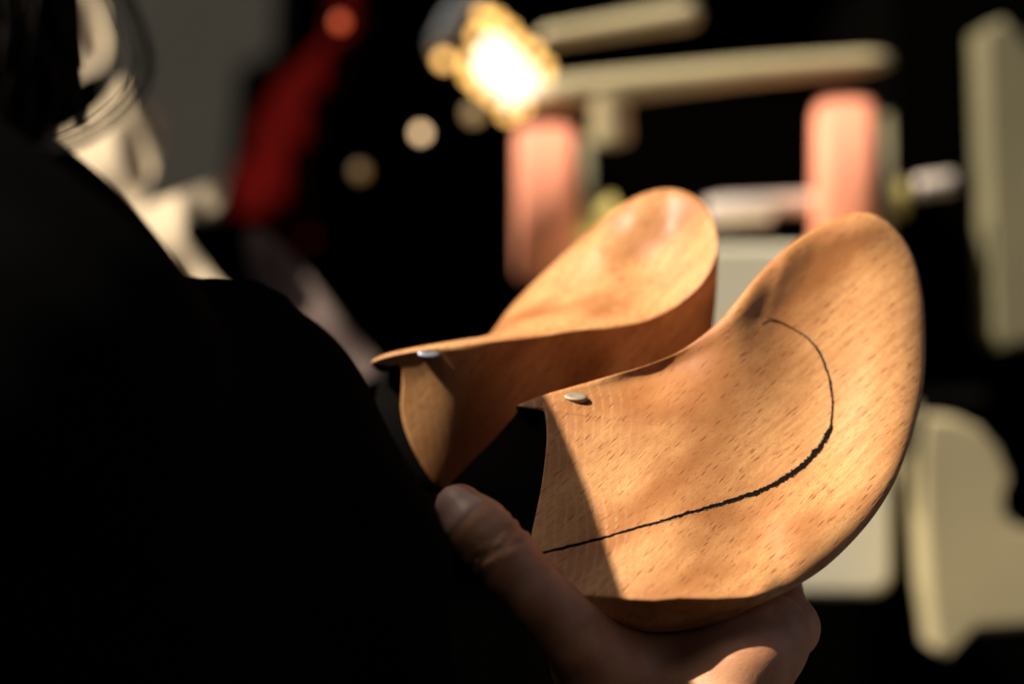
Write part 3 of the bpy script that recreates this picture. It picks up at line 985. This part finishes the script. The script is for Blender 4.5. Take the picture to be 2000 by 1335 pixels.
cab = empty("metal_cabinet", (Q(1950, 667).x, 1.7, 0.0))
tag(cab, "tall olive cream metal cabinet at the right edge, its doors cut by dark gaps", "cabinet")
slab("upper_door", [(1926, 50), (1962, 36), (1992, 66), (2060, 150), (2300, 200), (2300, 660), (2000, 672), (1958, 680), (1944, 655)], 1.50, 1.56, M_olive, cab)
slab("lower_door", [(1808, 812), (1870, 815), (1915, 835), (1950, 875), (1972, 920), (1958, 955), (1964, 1000), (1990, 1030), (2060, 1050), (2300, 1060), (2300, 1225), (2000, 1225), (1900, 1232), (1850, 1285), (1830, 1270), (1812, 1150), (1802, 1000), (1798, 880)], 1.40, 1.46, M_creamd, cab)
slab("rail", [(1770, 762), (1925, 760), (1925, 785), (1770, 787)], 1.52, 1.55, M_grey, cab)
slab("side_panel", [(1735, 815), (1800, 790), (1795, 870), (1752, 945)], 1.40, 1.42, M_olive, cab)
box("carcass", Q(1800, 0).x, Q(2400, 0).x, 1.60, 1.95, 0.0, P(0, -100, 1.6).z, M_black, cab)

# out-of-focus sun glint, imitated by a glowing plate and glowing amber beads
M_hot = simple_mat("glint_glow_white", (0.9, 0.9, 0.9), emit=(0.94, 0.97, 1.0), es=0.75)
M_warm = simple_mat("glint_glow_amber", (0.9, 0.6, 0.3), emit=(1.0, 0.54, 0.14), es=1.9)
glint = empty("sun_glint", Q(980, 130, 0.03))
tag(glint, "blurred sun glint above the left drum, imitated by a glowing plate and amber beads", "glint")
glint_slab = slab("glint_plate", [(948, 80), (980, 72), (1005, 100), (1028, 122), (1050, 145), (1045, 172), (1018, 188), (995, 205), (978, 180), (948, 155), (932, 128)], 1.62, 1.65, M_hot, glint, n=40)
bead_spots = [(945, 33), (968, 40), (992, 60), (1012, 85), (1040, 100), (1062, 130), (1066, 160), (1052, 190), (1020, 208), (992, 222), (965, 190), (938, 170), (918, 148), (915, 120), (932, 70), (868, 118)]
sph_v, sph_f = None, None
def sphere_mesh(name, r, mat):
    me = bpy.data.meshes.new(name)
    vs, fs = [], []
    for i in range(1, 8):
        for k in range(12):
            a, b = math.pi * i / 8, 2 * math.pi * k / 12
            vs.append((r * math.sin(a) * math.cos(b), r * math.sin(a) * math.sin(b), r * math.cos(a)))
    vs += [(0, 0, r), (0, 0, -r)]
    for i in range(6):
        for k in range(12):
            fs.append((i * 12 + k, (i + 1) * 12 + k, (i + 1) * 12 + (k + 1) % 12, i * 12 + (k + 1) % 12))
    for k in range(12):
        fs.append((84, k, (k + 1) % 12))
        fs.append((85, 72 + (k + 1) % 12, 72 + k))
    me.from_pydata(vs, [], fs); me.shade_smooth(); me.materials.append(mat)
    return me
bm_ = sphere_mesh("glint_bead", 0.0045, M_warm)
for bx, by in bead_spots:
    o = bpy.data.objects.new("glint_bead", bm_)
    COL.objects.link(o); o.parent = glint
    o.location = Q(bx, by, 0.115) - glint.location
M_plate = simple_mat("plate_grey", (0.10, 0.11, 0.12), rough=0.5, noise=0.2)
slab("grey_plate", [(838, 80), (862, 30), (900, -20), (960, -20), (912, 20), (900, 70), (860, 82), (842, 100)], 1.58, 1.61, M_plate, glint)

# dark cabinet; small specular glints in front of it are imitated by glowing spheres
black_cab = empty("black_cabinet", (Q(800, 667).x, 1.65, 0.0))
tag(black_cab, "black cabinet with small glints drawn as glowing dots, left of the large glint", "cabinet")
box("cabinet_body", P(500, 0, 2.4).x, P(1000, 0, 2.4).x, 2.40, 2.70, 0.0, P(0, -150, 2.4).z, M_black, black_cab)
def small_glint(px, py, r, col, es):
    m = simple_mat("glint_dot_glow", (0.02, 0.01, 0.01), emit=col, es=es)
    me = sphere_mesh("glint_dot", r, m)
    o = bpy.data.objects.new("glint_dot", me)
    COL.objects.link(o); o.parent = black_cab
    o.location = Q(px, py, 0.03) - black_cab.location
small_glint(822, 260, 0.0040, (1.0, 0.66, 0.34), 1.7)
small_glint(703, 335, 0.0052, (0.75, 0.42, 0.12), 0.16)
small_glint(664, 44, 0.0042, (1.0, 0.14, 0.04), 0.7)
small_glint(925, 222, 0.0060, (0.8, 0.5, 0.2), 0.35)

# red lever arm
red = empty("red_machine_arm", Q(520, 300, 0.02))
tag(red, "dark red painted arm rising diagonally to a small red glint", "lever")
def bar(name, pts, r, mat, parent):
    pts = catmull([tuple(q) for q in pts], 24, closed=False)
    v, f = tube([P(x, y, 1.98 + d_) for x, y, d_ in pts], r * 0.8, 14)
    return mesh_obj(name, np.array(v), f, mat, parent)
bar("arm_tube", [(675, -20, .05), (690, 60, .04), (630, 110, .04), (585, 170, .03), (535, 260, .02), (480, 350, .02), (440, 420, .02)], 0.012, M_red, red)
bar("fork", [(655, 20, .05), (640, 90, .05), (600, 170, .05), (590, 260, .05)], 0.005, M_red, red)
bar("brace", [(590, 170, .04), (540, 250, .04), (480, 350, .04), (510, 430, .04), (560, 480, .05)], 0.008, M_red, red)

# draped cloth and panels on the left
def drape(name, poly, d0, mat, parent, amp=0.012, n=90, lean=0.55):
    pl = catmull(poly, n)
    c = pl.mean(axis=0)
    V = []; F = []
    R_ = 18
    def dep(x, y):
        return d0 - lean * (y - c[1]) * KPX * d0 + amp * (np.sin(x * 0.035 + y * 0.012) + 0.5 * np.sin(x * 0.08 - y * 0.03 + 1.3))
    for sgn_, th in ((0, 0.0), (1, 0.03)):
        for j in range(1, R_ + 1):
            t = j / R_
            x = c[0] + t * (pl[:, 0] - c[0]); y = c[1] + t * (pl[:, 1] - c[1])
            d = dep(x, y) + (th * math.sqrt(1 - t * t) if sgn_ else 0)
            V.append(np.stack([(x - 1000) * KPX * d, d, CAMZ - (y - 667.5) * KPX * d], 1))
    V = np.vstack(V)
    for s_ in (0, 1):
        o_ = s_ * R_ * n
        for j in range(R_ - 1):
            for k in range(n):
                q = (o_ + j * n + k, o_ + j * n + (k + 1) % n, o_ + (j + 1) * n + (k + 1) % n, o_ + (j + 1) * n + k)
                F.append(q[::-1] if s_ == 0 else q)
        F.append(tuple(o_ + k for k in range(n)))
    return mesh_obj(name, V, F, mat, parent)
cl = drape("hanging_cloth", [(85, 280), (120, 265), (170, 235), (215, 190), (240, 150), (262, 165), (272, 208), (310, 215), (330, 250), (312, 290), (262, 312), (240, 340), (236, 390), (300, 405), (370, 375), (430, 350), (445, 370),
            (425, 410), (372, 432), (360, 460), (410, 530), (450, 600), (300, 640), (150, 480), (60, 330)], 1.40, M_linen, None, amp=0.006, n=140)
tag(cl, "crumpled cream cloth hanging in sunlight beside the person's shoulder", "cloth")
cl2 = drape("hanging_cloth", [(160, -60), (205, -60), (205, 40), (212, 80), (200, 130), (170, 145), (140, 150), (145, 60)], 1.40, M_linen, None, amp=0.006)
tag(cl2, "small strip of cream cloth near the person's hair at the upper left", "cloth")
M_redcloth = simple_mat("red_cloth", (0.036, 0.0007, 0.0004), rough=1.0, spec=0.02, noise=0.5, scale=12)
rc = drape("red_cloth", [(600, 120), (650, 90), (690, 110), (660, 180), (620, 260), (600, 330), (615, 420), (600, 490), (550, 480), (520, 420), (445, 420), (430, 370), (470, 300), (500, 230), (545, 160)], 1.95, M_redcloth, None, amp=0.02)
tag(rc, "dark red cloth hanging in the shade behind the cream cloth, below the red arm", "cloth")
gp = slab("grey_panel", [(200, -80), (545, -80), (540, 100), (470, 130), (450, 330), (440, 420), (230, 440), (220, 200)], 2.3, 2.35, M_grey, None)
tag(gp, "dim grey board standing in shade behind the cream cloth", "board")
M_mauve = simple_mat("dusty_mauve", (0.075, 0.045, 0.036), rough=0.8, noise=0.3, scale=10)
st_ = drape("cloth_strap", [(478, 462), (520, 455), (570, 500), (620, 560), (680, 640), (740, 720), (640, 740), (560, 640), (500, 560)], 1.42, M_mauve, None, amp=0.004)
tag(st_, "dim mauve strap of fabric running down behind the black jacket", "strap")
